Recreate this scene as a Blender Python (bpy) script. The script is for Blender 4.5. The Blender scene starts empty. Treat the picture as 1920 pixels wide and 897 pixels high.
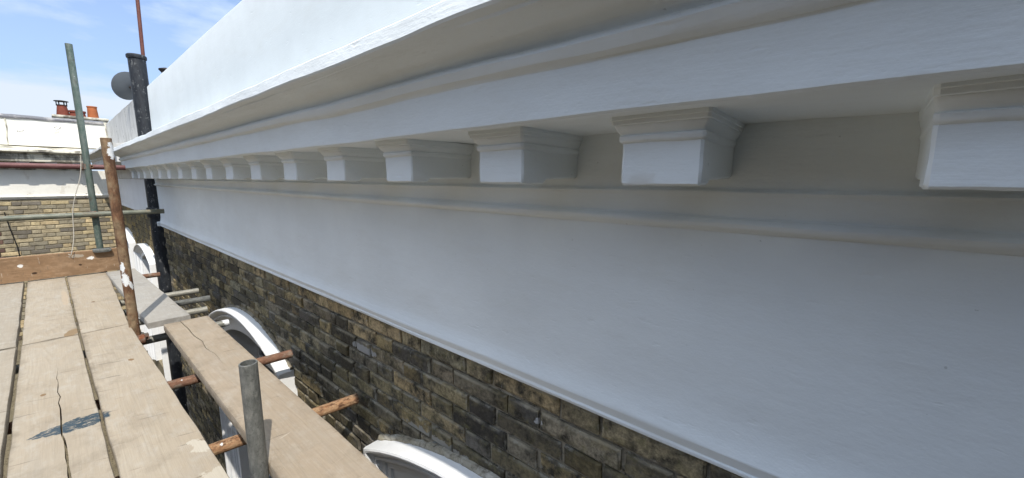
import bpy, bmesh, math, random
from mathutils import Vector, Matrix, noise
R = math.radians
random.seed(7)
sc = bpy.context.scene
col = sc.collection

# ------------------------------------------------------------------ camera
YAW, PIT, ROL = R(50.0), math.atan(110.9/722.0), R(-0.33)
cam_d = bpy.data.cameras.new('camera')
cam_d.sensor_width = 36.0
cam_d.lens = 722.0/1920.0*36.0
cam_d.clip_start, cam_d.clip_end = 0.02, 3000
cam = bpy.data.objects.new('camera', cam_d); col.objects.link(cam)
fw = Vector((math.sin(YAW)*math.cos(PIT), math.cos(YAW)*math.cos(PIT), -math.sin(PIT)))
r0 = Vector((math.cos(YAW), -math.sin(YAW), 0)); u0 = r0.cross(fw)
rt = r0*math.cos(ROL) - u0*math.sin(ROL); up = r0*math.sin(ROL) + u0*math.cos(ROL)
cam.matrix_world = Matrix((rt, up, -fw)).transposed().to_4x4()
sc.camera = cam

# ------------------------------------------------------------------ light
HX, HY, TT = 0.355, 0.934, 1.365           # where the sunlight goes: forward along the wall, slightly towards it, down
EL = math.atan2(TT, math.hypot(HX, HY)); sundir = Vector((-HX, -HY, TT)).normalized()
sun_d = bpy.data.lights.new('sun', 'SUN'); sun_d.energy = 2.0; sun_d.angle = R(0.53); sun_d.color = (1.0, 0.94, 0.85)
sun = bpy.data.objects.new('sun', sun_d); col.objects.link(sun)
sun.rotation_euler = sundir.to_track_quat('Z', 'Y').to_euler()
world = bpy.data.worlds.new('World'); sc.world = world; world.use_nodes = True
wn, wl = world.node_tree.nodes, world.node_tree.links
bg = wn['Background']; bg.inputs['Strength'].default_value = 0.15
sky = wn.new('ShaderNodeTexSky'); sky.sky_type = 'NISHITA'; sky.sun_disc = False
sky.sun_elevation = EL; sky.sun_rotation = math.atan2(-HX, -HY)
sky.air_density = 0.5; sky.dust_density = 0.25; sky.ozone_density = 0.9
# broken cloud sheet: direction projected on a flat layer, greying towards the horizon
tc = wn.new('ShaderNodeTexCoord'); sep = wn.new('ShaderNodeSeparateXYZ'); wl.new(tc.outputs['Generated'], sep.inputs[0])
def wm(op, a, b, clamp=False):
    n = wn.new('ShaderNodeMath'); n.operation = op; n.use_clamp = clamp
    for k, v in enumerate((a, b)):
        if hasattr(v, 'is_output'): wl.new(v, n.inputs[k])
        else: n.inputs[k].default_value = v
    return n.outputs[0]
den = wm('ADD', wm('MAXIMUM', sep.outputs[2], 0.0), 0.14)
cxy = wn.new('ShaderNodeCombineXYZ'); wl.new(wm('DIVIDE', sep.outputs[0], den), cxy.inputs[0]); wl.new(wm('DIVIDE', sep.outputs[1], den), cxy.inputs[1])
mp = wn.new('ShaderNodeMapping'); mp.inputs['Location'].default_value = (36.55, 59.15, 0.0); wl.new(cxy.outputs[0], mp.inputs['Vector'])
cn = wn.new('ShaderNodeTexNoise'); cn.inputs['Scale'].default_value = 0.75; cn.inputs['Detail'].default_value = 8; cn.inputs['Roughness'].default_value = 0.56
wl.new(mp.outputs['Vector'], cn.inputs['Vector'])
cr = wn.new('ShaderNodeValToRGB'); cr.color_ramp.elements[0].position = 0.43; cr.color_ramp.elements[1].position = 0.58; wl.new(cn.outputs['Fac'], cr.inputs['Fac'])
hz = wm('MULTIPLY', wm('SUBTRACT', 0.62, sep.outputs[2], True), 1.5, True)
def wmix(f, a, b):
    n = wn.new('ShaderNodeMix'); n.data_type = 'RGBA'
    for k, v in (('Factor', f), ('A', a), ('B', b)):
        if hasattr(v, 'is_output'): wl.new(v, n.inputs[k])
        else: n.inputs[k].default_value = v
    return n.outputs['Result']
hazed = wmix(hz, sky.outputs['Color'], (1.25, 1.62, 2.2, 1))
ccol = wmix(wm('MULTIPLY', wm('SUBTRACT', sep.outputs[2], 0.22), 2.2, True), (2.3, 2.5, 2.75, 1), (6.6, 7.3, 8.0, 1))
wl.new(wmix(wm('MULTIPLY', cr.outputs['Color'], 0.85), hazed, ccol), bg.inputs['Color'])
vs = sc.view_settings
vs.view_transform = 'Standard'; vs.look = 'None'; vs.exposure = 1.27; vs.gamma = 1.0; vs.use_curve_mapping = False
sc.cycles.max_bounces = 8; sc.cycles.diffuse_bounces = 5

# ------------------------------------------------------------------ node helpers
class NT:
    def __init__(s, name):
        s.m = bpy.data.materials.new(name); s.m.use_nodes = True
        s.n, s.l = s.m.node_tree.nodes, s.m.node_tree.links
        s.b = s.n['Principled BSDF']; s._tc = s._geo = None
    def add(s, t, **k):
        n = s.n.new(t)
        for a, v in k.items(): setattr(n, a, v)
        return n
    def put(s, sock, v):
        if hasattr(v, 'is_output'): s.l.new(v, sock)
        elif isinstance(v, (tuple, list)) and len(v) == 3 and sock.type == 'RGBA': sock.default_value = (*v, 1)
        else: sock.default_value = v
    def obj(s):
        if not s._tc: s._tc = s.add('ShaderNodeTexCoord')
        return s._tc.outputs['Object']
    def pos(s):
        if not s._geo: s._geo = s.add('ShaderNodeNewGeometry')
        return s._geo.outputs['Position']
    def map(s, v, scale=(1, 1, 1), loc=(0, 0, 0), rot=(0, 0, 0)):
        n = s.add('ShaderNodeMapping'); s.l.new(v, n.inputs['Vector'])
        n.inputs['Scale'].default_value = scale; s.put(n.inputs['Location'], loc); n.inputs['Rotation'].default_value = rot
        return n.outputs['Vector']
    def vadd(s, a, b):
        n = s.add('ShaderNodeVectorMath', operation='ADD'); s.put(n.inputs[0], a); s.put(n.inputs[1], b); return n.outputs[0]
    def noise(s, v, scale, detail=4, rough=0.55, dist=0.0):
        n = s.add('ShaderNodeTexNoise'); s.l.new(v, n.inputs['Vector'])
        n.inputs['Scale'].default_value = scale; n.inputs['Detail'].default_value = detail
        n.inputs['Roughness'].default_value = rough; n.inputs['Distortion'].default_value = dist
        return n.outputs['Fac']
    def ramp(s, f, lo, hi, a=0.0, b=1.0):
        n = s.add('ShaderNodeMapRange'); n.clamp = True
        s.put(n.inputs['Value'], f); n.inputs['From Min'].default_value = lo; n.inputs['From Max'].default_value = hi
        n.inputs['To Min'].default_value = a; n.inputs['To Max'].default_value = b
        return n.outputs['Result']
    def math(s, op, a, b=0.0):
        n = s.add('ShaderNodeMath', operation=op); s.put(n.inputs[0], a); s.put(n.inputs[1], b); return n.outputs[0]
    def mix(s, f, a, b, blend='MIX'):
        n = s.add('ShaderNodeMix', data_type='RGBA', blend_type=blend)
        s.put(n.inputs['Factor'], f); s.put(n.inputs['A'], a); s.put(n.inputs['B'], b); return n.outputs['Result']
    def blob(s, c, r, ang=0.0, wob=0.5, nscale=18, v=None):
        """ragged elliptical mark centred at c with radii r (world metres)"""
        v = v or s.pos()
        q = s.map(v, loc=tuple(-x for x in c))
        q = s.map(q, rot=(0, 0, -ang))
        q = s.map(q, scale=tuple(1.0/x for x in r))
        n = s.add('ShaderNodeVectorMath', operation='LENGTH'); s.l.new(q, n.inputs[0])
        w = s.math('MULTIPLY', s.math('SUBTRACT', s.noise(v, nscale, 5, 0.7), 0.5), wob*4)
        return s.ramp(s.math('ADD', n.outputs['Value'], w), 0.95, 1.05, 1, 0)
    def bump(s, h, strength=0.3, dist=0.01, prev=None):
        n = s.add('ShaderNodeBump'); n.inputs['Strength'].default_value = strength; n.inputs['Distance'].default_value = dist
        s.put(n.inputs['Height'], h)
        if prev: s.l.new(prev, n.inputs['Normal'])
        return n.outputs['Normal']
    def done(s, color, rough=0.8, normal=None, metal=0.0, spec=0.3):
        s.put(s.b.inputs['Base Color'], color); s.put(s.b.inputs['Roughness'], rough); s.put(s.b.inputs['Metallic'], metal)
        s.b.inputs['Specular IOR Level'].default_value = spec
        if normal: s.l.new(normal, s.b.inputs['Normal'])
        return s.m

def stucco(name, base, dirt=None, dirt_lo=0.62, dirt_hi=0.8, rough=0.75, brush=0.20, streak=None, spec=0.25, lump=0.2):
    t = NT(name); p = t.pos()
    tone = t.noise(p, 2.3, 5, 0.6)
    c = t.mix(t.ramp(tone, 0.3, 0.7), tuple(x*0.93 for x in base), tuple(min(1, x*1.025) for x in base))
    coat = t.noise(t.map(p, scale=(1, 0.35, 1.4)), 7.0, 6, 0.65)
    c = t.mix(t.ramp(coat, 0.52, 0.72, 0, 0.45), c, tuple(x*0.90 for x in (base[0], base[1]*0.985, base[2]*0.96)))
    if dirt:
        d = t.ramp(t.noise(t.map(p, scale=(1, 1, 0.45)), 5.0, 8, 0.68), dirt_lo, dirt_hi)
        c = t.mix(t.math('MULTIPLY', d, 0.8), c, dirt)
        # hairline cracks: thin level set of a noise
        k = t.math('ABSOLUTE', t.math('SUBTRACT', t.noise(p, 1.7, 7, 0.62), 0.5))
        gate = t.ramp(t.noise(p, 2.6, 2), 0.56, 0.62)
        c = t.mix(t.math('MULTIPLY', t.ramp(k, 0.002, 0.006, 1, 0), gate), c, (0.08, 0.07, 0.06))
    if streak:
        st = t.ramp(t.noise(t.map(p, scale=(14, 14, 0.7)), 1.0, 5, 0.6), 0.52, 0.75)
        c = t.mix(t.math('MULTIPLY', st, 0.5), c, streak)
    # tiny pits and specks
    sp = t.ramp(t.noise(p, 95, 2, 0.5), 0.765, 0.79)
    c = t.mix(t.math('MULTIPLY', sp, 0.45), c, tuple(x*0.45 for x in base))
    b1 = t.bump(t.noise(t.map(p, scale=(1, 0.09, 1)), 150, 3, 0.6), brush, 0.004)      # brush marks run along the wall
    b2 = t.bump(t.noise(p, 240, 3, 0.6), 0.16, 0.003, b1)
    b3 = t.bump(t.noise(t.map(p, scale=(1, 0.6, 1)), 8, 5, 0.6), lump, 0.035, b2)
    b3 = t.bump(t.ramp(t.noise(t.map(p, scale=(1, 0.4, 1)), 42, 2, 0.5), 0.68, 0.78, 1, 0), 0.25, 0.004, b3)
    return t.done(c, rough, b3, 0, spec)

def brick_mat(name, vert=False, pale=False):
    t = NT(name); v = t.pos()
    if vert:
        a = t.add('ShaderNodeAttribute'); a.attribute_name = 'tint'; base = a.outputs['Color']; edge = top = None
    else:
        oi = t.add('ShaderNodeObjectInfo'); base = oi.outputs['Color']
        t.obj(); g = t.add('ShaderNodeSeparateXYZ'); t.l.new(t._tc.outputs['Generated'], g.inputs[0])
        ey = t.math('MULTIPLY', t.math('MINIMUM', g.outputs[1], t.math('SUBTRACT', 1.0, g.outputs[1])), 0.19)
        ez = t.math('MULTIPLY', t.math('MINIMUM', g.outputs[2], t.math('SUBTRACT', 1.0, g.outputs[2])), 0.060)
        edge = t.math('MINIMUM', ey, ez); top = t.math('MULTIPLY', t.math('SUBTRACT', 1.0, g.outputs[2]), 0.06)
    n1 = t.noise(v, 12, 7, 0.7); n2 = t.noise(v, 75, 6, 0.75); n3 = t.noise(v, 34, 7, 0.78); n4 = t.noise(t.map(v, scale=(1, 0.55, 1)), 9.5, 6, 0.62)
    pits = t.noise(v, 170, 4, 0.7)
    if not pale:
        soot = t.mix(t.ramp(n3, 0.4, 0.6), (0.036, 0.033, 0.027), (0.135, 0.118, 0.085))
        c = t.mix(t.ramp(n1, 0.40, 0.56), soot, base)
        c = t.mix(t.ramp(n4, 0.53, 0.66, 0, 0.75), c, (0.27, 0.225, 0.12))          # old yellow clay showing through
        c = t.mix(t.ramp(t.noise(v, 21, 6, 0.7), 0.56, 0.66, 0, 0.65), c, (0.16, 0.145, 0.07))  # moss and algae
        c = t.mix(t.ramp(n2, 0.40, 0.60, 0.5, 0.0), c, (0.028, 0.026, 0.022))
        c = t.mix(t.ramp(n3, 0.63, 0.70, 0, 0.6), c, (0.25, 0.24, 0.21))             # lime bloom
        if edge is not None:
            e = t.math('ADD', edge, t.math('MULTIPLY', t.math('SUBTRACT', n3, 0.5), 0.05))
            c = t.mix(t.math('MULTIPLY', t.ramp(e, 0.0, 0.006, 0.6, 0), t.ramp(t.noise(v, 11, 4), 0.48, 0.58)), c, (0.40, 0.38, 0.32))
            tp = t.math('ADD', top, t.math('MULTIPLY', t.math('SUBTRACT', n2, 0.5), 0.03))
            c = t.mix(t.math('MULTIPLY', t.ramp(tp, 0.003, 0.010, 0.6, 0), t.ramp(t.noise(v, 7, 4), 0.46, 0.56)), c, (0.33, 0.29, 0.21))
        c = t.mix(t.ramp(t.noise(t.map(v, scale=(1, 1.3, .28)), 80, 3), 0.70, 0.75, 0, 0.8), c, (0.40, 0.40, 0.37))  # flecks and drips
        c = t.mix(t.blob((0.86, 1.62, -0.785), (0.08, 0.10, 0.020), 0, 0.45, 26), c, (0.34, 0.34, 0.33))
        c = t.mix(t.blob((0.86, 0.615, -0.715), (0.05, 0.012, 0.010), 0, 0.6, 70), c, (0.42, 0.43, 0.44))
        c = t.mix(t.blob((0.86, 1.05, -1.01), (0.06, 0.25, 0.02), 0, 0.6, 34), c, (0.27, 0.26, 0.23))
    else:
        c = t.mix(t.ramp(n1, 0.36, 0.62), t.mix(0.55, base, (0.14, 0.115, 0.075)), base)
        c = t.mix(t.ramp(n3, 0.57, 0.68, 0, 0.75), c, (0.095, 0.085, 0.065))
        c = t.mix(t.ramp(n2, 0.66, 0.74, 0, 0.6), c, (0.52, 0.47, 0.36))
        c = t.mix(t.ramp(n2, 0.3, 0.7, 0.35, 0.0), c, (0.06, 0.052, 0.04))
    b = t.bump(n3, 0.28, 0.008); b = t.bump(n2, 0.4, 0.004, b); b = t.bump(t.ramp(pits, 0.55, 0.75, 1, 0), 0.5, 0.003, b)
    return t.done(c, 0.95, b, 0, 0.12)

def mortar_mat(name, a, b_, dark):
    t = NT(name); p = t.pos()
    c = t.mix(t.ramp(t.noise(p, 7, 6, 0.65), 0.35, 0.65), a, b_)
    c = t.mix(t.ramp(t.noise(p, 34, 5, 0.7), 0.5, 0.7), c, dark)
    return t.done(c, 0.95, t.bump(t.noise(p, 70, 5, 0.7), 0.8, 0.008), 0, 0.1)

def tube_mat(name, c1, c2, rust=None, rlo=0.5, rhi=0.62, splash=0.0, blobs=(), rough=0.55, metal=0.25, rough_bump=0.3, mask_scale=9):
    t = NT(name); o = t.obj(); p = t.pos()
    st = t.map(o, scale=(1, 1, 0.35))
    c = t.mix(t.ramp(t.noise(st, 40, 7, 0.72), 0.38, 0.62), c1, c2)
    m = 0.0
    if rust:
        m = t.ramp(t.noise(t.map(o, scale=(1, 1, 0.5)), mask_scale, 7, 0.7), rlo, rhi)
        rc = t.mix(t.ramp(t.noise(o, 60, 5, 0.7), 0.35, 0.65), tuple(x*0.45 for x in rust), rust)
        c = t.mix(m, c, rc)
    c = t.mix(t.ramp(t.noise(o, 120, 4, 0.7), 0.55, 0.75, 0, 0.7), c, tuple(x*0.3 for x in c1))
    if splash: c = t.mix(t.ramp(t.noise(o, 38, 3, 0.5), 0.80-splash, 0.825-splash), c, (0.62, 0.63, 0.62))
    for bc, br in blobs: c = t.mix(t.blob(bc, br, 0, 0.8, 34), c, (0.70, 0.72, 0.73))
    b = t.bump(t.noise(o, 110, 5, 0.7), rough_bump, 0.004)
    return t.done(c, rough, b, metal, 0.4)

def wood_mat(name, a, b_, grey, marks=(), knots=True, chips=True, wear=0.35):
    t = NT(name); o = t.obj(); p = t.pos()
    oi = t.add('ShaderNodeObjectInfo'); off = t.add('ShaderNodeCombineXYZ')
    t.l.new(t.math('MULTIPLY', oi.outputs['Random'], 37.0), off.inputs[0]); t.l.new(t.math('MULTIPLY', oi.outputs['Random'], 11.0), off.inputs[1])
    v = t.vadd(o, off.outputs[0])
    g = t.add('ShaderNodeSeparateXYZ'); t.l.new(t._tc.outputs['Generated'], g.inputs[0])
    side = t.math('MULTIPLY', t.math('MINIMUM', g.outputs[0], t.math('SUBTRACT', 1.0, g.outputs[0])), 0.22)
    endd = t.math('MULTIPLY', t.math('MINIMUM', g.outputs[1], t.math('SUBTRACT', 1.0, g.outputs[1])), 2.6)
    # growth rings seen on a flat-sawn face
    rings = t.noise(t.map(v, scale=(9, 0.7, 9)), 1.0, 2, 0.45)
    line = t.math('SINE', t.math('MULTIPLY', rings, 95.0))
    fine = t.noise(t.map(v, scale=(160, 5, 160)), 1.0, 5, 0.65)
    c = t.mix(t.ramp(t.noise(t.map(v, scale=(3, 1.1, 3)), 1.4, 5, 0.6), 0.3, 0.7), a, b_)
    c = t.mix(t.ramp(line, 0.3, 1.0, 0.0, 0.13), c, tuple(x*0.62 for x in a))
    c = t.mix(t.ramp(fine, 0.38, 0.72, 0.0, 0.24), c, tuple(x*0.5 for x in a))
    c = t.mix(t.ramp(t.noise(t.map(v, scale=(4, 1.5, 4)), 2.1, 6, 0.65), 0.5, 0.75, 0, wear), c, grey)
    # trodden dirt, scuffs across the grain, dark flecks
    c = t.mix(t.ramp(t.noise(p, 6.5, 7, 0.7), 0.52, 0.78, 0, 0.6), c, tuple(x*0.55 for x in b_))
    ed = t.math('ADD', t.math('MINIMUM', side, endd), t.math('MULTIPLY', t.math('SUBTRACT', t.noise(p, 17, 6, 0.7), 0.5), 0.075))
    c = t.mix(t.ramp(ed, 0.0, 0.022, 0.6, 0), c, tuple(x*0.48 for x in b_))
    c = t.mix(t.math('MULTIPLY', oi.outputs['Random'], 0.42), c, tuple(x*0.72 for x in grey))
    sc_ = t.noise(t.map(t.map(v, rot=(0, 0, 0.3)), scale=(4.5, 46, 10)), 1.0, 3, 0.5)
    c = t.mix(t.ramp(sc_, 0.655, 0.715, 0, 0.7), c, (0.13, 0.10, 0.072))
    sd_ = t.noise(t.map(t.map(v, rot=(0, 0, -0.25)), scale=(6, 70, 10)), 1.0, 3, 0.5)
    c = t.mix(t.ramp(sd_, 0.69, 0.77, 0, 0.5), c, (0.56, 0.515, 0.44))
    c = t.mix(t.ramp(t.noise(t.map(v, scale=(7, 3, 7)), 3.0, 7, 0.72), 0.50, 0.68, 0, 0.45), c, tuple(min(.7, x*1.18) for x in grey))
    c = t.mix(t.ramp(t.noise(t.map(v, scale=(1.0, 0.45, 1)), 30, 3, 0.5), 0.745, 0.775, 0, 0.75), c, (0.06, 0.045, 0.03))
    if chips: c = t.mix(t.ramp(t.noise(p, 24, 3, 0.5), 0.775, 0.79), c, (0.66, 0.64, 0.60))
    for kind, ctr, rad, ang, colr, wob, ns in marks:
        m = t.blob(ctr, rad, ang, wob, ns)
        if kind == 'smear': m = t.math('MULTIPLY', m, t.ramp(t.noise(t.map(p, scale=(45, 75, 10), rot=(0, 0, 0.2)), 1.0, 5, 0.75), 0.36, 0.50))
        c = t.mix(m, c, colr)
    b = t.bump(fine, 0.35, 0.004); b = t.bump(sc_, 0.25, 0.006, b); b = t.bump(line, 0.10, 0.003, b)
    return t.done(c, 0.85, b, 0, 0.15)

def plain(name, c, rough=0.7, metal=0.0, var=0.25, scale=12, bump=0.2):
    t = NT(name); p = t.pos()
    cc = t.mix(t.ramp(t.noise(p, scale, 6, 0.65), 0.35, 0.7), c, tuple(x*(1-var) for x in c))
    return t.done(cc, rough, t.bump(t.noise(p, scale*6, 4, 0.65), bump, 0.004), metal, 0.35)

M = {}
M['paint'] = stucco('fresh white masonry paint', (0.79, 0.835, 0.848))
M['parapet'] = stucco('white painted parapet render', (0.79, 0.84, 0.845), brush=0.05, lump=0.05)
M['frieze'] = stucco('fresh white paint on smooth render', (0.79, 0.835, 0.848), brush=0.07, lump=0.16)
M['old_white'] = stucco('weathered white render', (0.62, 0.62, 0.60), dirt=(0.24, 0.23, 0.21), dirt_lo=0.52, dirt_hi=0.75, streak=(0.3, 0.3, 0.28))
M['frieze_far'] = stucco('white paint on neighbouring frieze', (0.76, 0.77, 0.77))
M['cream'] = stucco('cracked cream render', (0.80, 0.785, 0.715), dirt=(0.42, 0.36, 0.26), dirt_lo=0.60, dirt_hi=0.78, brush=0.15)
M['stained'] = stucco('lichen stained moulding', (0.66, 0.63, 0.52), dirt=(0.07, 0.06, 0.05), dirt_lo=0.46, dirt_hi=0.58)
M['gloss'] = stucco('white gloss window paint', (0.82, 0.83, 0.83), rough=0.45, brush=0.12, spec=0.4)
M['brick'] = brick_mat('sooty stock brick'); M['brick_v'] = brick_mat('sooty stock brick mass', True)
M['ybrick'] = brick_mat('yellow stock brick', False, True); M['ybrick_v'] = brick_mat('yellow stock brick mass', True, True)
M['mortar'] = mortar_mat('dirty lime mortar', (0.36, 0.32, 0.245), (0.17, 0.15, 0.11), (0.035, 0.03, 0.023))
M['ymortar'] = mortar_mat('pale lime mortar', (0.30, 0.26, 0.18), (0.22, 0.19, 0.13), (0.09, 0.075, 0.05))
M['lime'] = mortar_mat('rough lime fillet', (0.5, 0.48, 0.42), (0.3, 0.27, 0.2), (0.12, 0.1, 0.07))
M['galv'] = tube_mat('weathered galvanised steel', (0.085, 0.09, 0.085), (0.185, 0.19, 0.18), (0.28, 0.28, 0.26), 0.54, 0.68, 0.04, rough_bump=0.6, rough=0.7, mask_scale=30)
M['galv_wet'] = tube_mat('dull grey steel', (0.24, 0.235, 0.20), (0.34, 0.33, 0.29), (0.22, 0.15, 0.09), 0.62, 0.72, 0.01)
M['green'] = tube_mat('grey green scaffold paint', (0.075, 0.115, 0.095), (0.15, 0.175, 0.155), (0.11, 0.085, 0.06), 0.60, 0.72, 0.035)
M['rail_green'] = tube_mat('mottled green grey steel', (0.10, 0.115, 0.09), (0.20, 0.20, 0.16), (0.22, 0.16, 0.09), 0.52, 0.68, 0.03)
M['rust'] = tube_mat('brown rust with paint splashes', (0.085, 0.042, 0.023), (0.22, 0.115, 0.06), (0.31, 0.22, 0.13), 0.47, 0.60, 0.05,
                     [((0.226, 3.17, -0.60), (0.016, 0.08, 0.038)), ((0.250, 3.17, -0.64), (0.009, 0.08, 0.022)), ((0.222, 3.17, -0.53), (0.010, 0.08, 0.03)), ((0.252, 3.17, 0.16), (0.017, 0.08, 0.05)), ((0.205, 3.17, -0.11), (0.016, 0.05, 0.014))], 0.8, 0.1, 0.9, 14)
M['rust_orange'] = tube_mat('orange flaking rust', (0.27, 0.135, 0.065), (0.44, 0.30, 0.175), (0.12, 0.055, 0.028), 0.47, 0.60, 0.06, (), 0.85, 0.05, 1.0, 60)
M['rust_red'] = tube_mat('red brown rust', (0.13, 0.06, 0.038), (0.27, 0.155, 0.10), (0.33, 0.27, 0.21), 0.52, 0.62, 0.03, (), 0.85, 0.1, 0.9, 24)
M['maroon'] = tube_mat('worn maroon scaffold paint', (0.11, 0.045, 0.045), (0.16, 0.075, 0.07), (0.22, 0.16, 0.13), 0.60, 0.72, 0.02)
M['tip'] = tube_mat('grey steel with white paint on its end', (0.17, 0.17, 0.15), (0.26, 0.26, 0.23), (0.2, 0.15, 0.1), 0.62, 0.72, 0.0, [((0.715, 3.275, -1.0), (0.035, 0.06, 0.06))])
M['pipe'] = tube_mat('peeling black bitumen paint', (0.012, 0.014, 0.018), (0.03, 0.034, 0.04), (0.16, 0.165, 0.165), 0.585, 0.62, 0.075, [((0.905, 6.56, 0.56), (0.014, 0.06, 0.10))], 0.5, 0.0, 0.7, 26)
M['clamp'] = tube_mat('rusty coupler steel', (0.13, 0.12, 0.10), (0.2, 0.18, 0.15), (0.26, 0.085, 0.035), 0.45, 0.6, 0.0, (), 0.7, 0.3, 0.5, 25)
PALE, PALE2, WG = (0.375, 0.32, 0.245), (0.325, 0.265, 0.19), (0.33, 0.305, 0.262)
M['board'] = wood_mat('trodden scaffold board', PALE, PALE2, WG,
    [('smear', (-0.022, 2.06, -0.9), (0.068, 0.052, 0.05), 0.10, (0.035, 0.055, 0.07), 0.30, 24),
     ('smear', (-0.085, 2.065, -0.9), (0.055, 0.030, 0.05), 0.25, (0.045, 0.065, 0.08), 0.40, 24),
     ('blot', (0.236, 1.57, -0.9), (0.026, 0.05, 0.05), 0.3, (0.43, 0.385, 0.31), 0.8, 30),
     ('blot', (0.235, 1.36, -0.9), (0.045, 0.05, 0.05), 0.3, (0.41, 0.365, 0.29), 0.9, 34),
     ('blot', (-0.008, 3.36, -0.9), (0.026, 0.075, 0.05), -0.2, (0.22, 0.155, 0.09), 0.7, 26),
     ('blot', (0.165, 2.62, -0.9), (0.010, 0.016, 0.05), 0.2, (0.20, 0.13, 0.07), 0.3, 40),
     ('blot', (-0.115, 2.45, -0.9), (0.008, 0.013, 0.05), 0.0, (0.19, 0.125, 0.07), 0.3, 40),
     ('blot', (-0.33, 2.9, -0.9), (0.010, 0.014, 0.05), 0.0, (0.19, 0.125, 0.07), 0.3, 40),
     ('blot', (0.11, 4.1, -0.9), (0.010, 0.016, 0.05), 0.0, (0.15, 0.09, 0.045), 0.3, 40),
     ('blot', (-0.02, 4.4, -0.9), (0.016, 0.28, 0.05), 0.0, (0.36, 0.29, 0.21), 0.8, 22)])
M['inner'] = wood_mat('inner scaffold board', (0.37, 0.305, 0.23), (0.32, 0.255, 0.18), (0.335, 0.30, 0.25), wear=0.6)
M['greyboard'] = wood_mat('silvered scaffold board', (0.44, 0.41, 0.355), (0.37, 0.34, 0.295), (0.36, 0.35, 0.325), wear=0.9)
M['toe'] = wood_mat('brown toe board', (0.33, 0.205, 0.115), (0.24, 0.14, 0.072), (0.36, 0.25, 0.16), [('blot', (-0.24, 5.30, -0.755), (0.016, 0.05, 0.013), 0, (0.7, 0.69, 0.66), 0.5, 40), ('blot', (0.17, 5.30, -0.745), (0.022, 0.05, 0.013), 0, (0.7, 0.69, 0.66), 0.7, 40), ('blot', (-0.17, 5.30, -0.83), (0.014, 0.05, 0.009), 0, (0.05, 0.03, 0.02), 0.4, 40), ('blot', (0.10, 5.30, -0.80), (0.011, 0.05, 0.008), 0, (0.05, 0.03, 0.02), 0.4, 40), ('blot', (0.08, 5.30, -0.715), (0.05, 0.05, 0.016), 0, (0.33, 0.28, 0.22), 0.7, 30)], wear=0.5)
M['lead'] = stucco('weathered lead capping', (0.14, 0.14, 0.15), dirt=(0.42, 0.40, 0.37), dirt_lo=0.5, dirt_hi=0.62)
M['terracotta'] = plain('orange terracotta', (0.40, 0.125, 0.045), 0.8)
M['redclay'] = plain('dark red clay', (0.20, 0.05, 0.03), 0.8, 0, 0.5)
M['cowl'] = plain('dull dark metal', (0.05, 0.045, 0.045), 0.6, 0.5)
M['dish'] = plain('grey enamelled steel', (0.11, 0.125, 0.14), 0.5, 0.1, 0.12, 4, 0.05)
M['rope'] = plain('pale cord', (0.45, 0.42, 0.36), 0.9)
M['cable'] = plain('black cable', (0.012, 0.012, 0.013), 0.6)
M['copper'] = tube_mat('red brown iron', (0.13, 0.045, 0.035), (0.19, 0.075, 0.055), (0.22, 0.13, 0.1), 0.55, 0.68)
M['ground'] = plain('dark garden soil and paving', (0.10, 0.08, 0.055), 0.9, 0, 0.3, 1.5, 0.3)
M['brick_back'] = plain('old dark brickwork', (0.10, 0.085, 0.065), 0.9, 0, 0.4, 8)
M['roof'] = plain('grey roofing felt', (0.16, 0.16, 0.165), 0.9)
t = NT('dark window glass'); M['glass'] = t.done((0.015, 0.018, 0.02), 0.12, None, 0, 0.3)

# ------------------------------------------------------------------ object helpers
def link(o, parent=None):
    col.objects.link(o)
    if parent is not None: o.parent = parent
    return o
def mesh_obj(name, bm, mat, parent=None, smooth=None):
    bmesh.ops.recalc_face_normals(bm, faces=bm.faces)
    me = bpy.data.meshes.new(name); bm.to_mesh(me); bm.free()
    if mat: me.materials.append(mat)
    if smooth is not None:
        me.shade_smooth(); me.set_sharp_from_angle(angle=R(smooth))
    return link(bpy.data.objects.new(name, me), parent)
def empty(name, loc, label, cat, group=None):
    o = bpy.data.objects.new(name, None); o.location = loc; o.empty_display_size = 0.1; link(o)
    return tag(o, label, cat, group)
def tag(o, label, cat, group=None):
    o['label'] = label; o['category'] = cat
    if group: o['group'] = group
    return o
def nz(x, y, z): return noise.noise(Vector((x, y, z)))

def sweep(bm, rings, close_ring=True, caps=True):
    """rings: list of lists of points, equal length -> skin"""
    vv = [[bm.verts.new(p) for p in r] for r in rings]
    n = len(vv[0])
    for a, b in zip(vv, vv[1:]):
        for i in range(n if close_ring else n-1):
            j = (i+1) % n
            bm.faces.new((a[i], a[j], b[j], b[i]))
    if caps and close_ring:
        bm.faces.new(vv[0]); bm.faces.new(list(reversed(vv[-1])))
    return vv

def chamfer(pts, r=0.004, closed=True):
    out = []; n = len(pts)
    for i, p in enumerate(pts):
        if not closed and i in (0, n-1): out.append(Vector(p)); continue
        a, b, c = Vector(pts[i-1]), Vector(p), Vector(pts[(i+1) % n])
        d1, d2 = a-b, c-b
        l1, l2 = d1.length, d2.length
        k = min(r, l1*0.35, l2*0.35)
        out.append(b + d1/l1*k); out.append(b + d2/l2*k)
    return out

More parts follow.
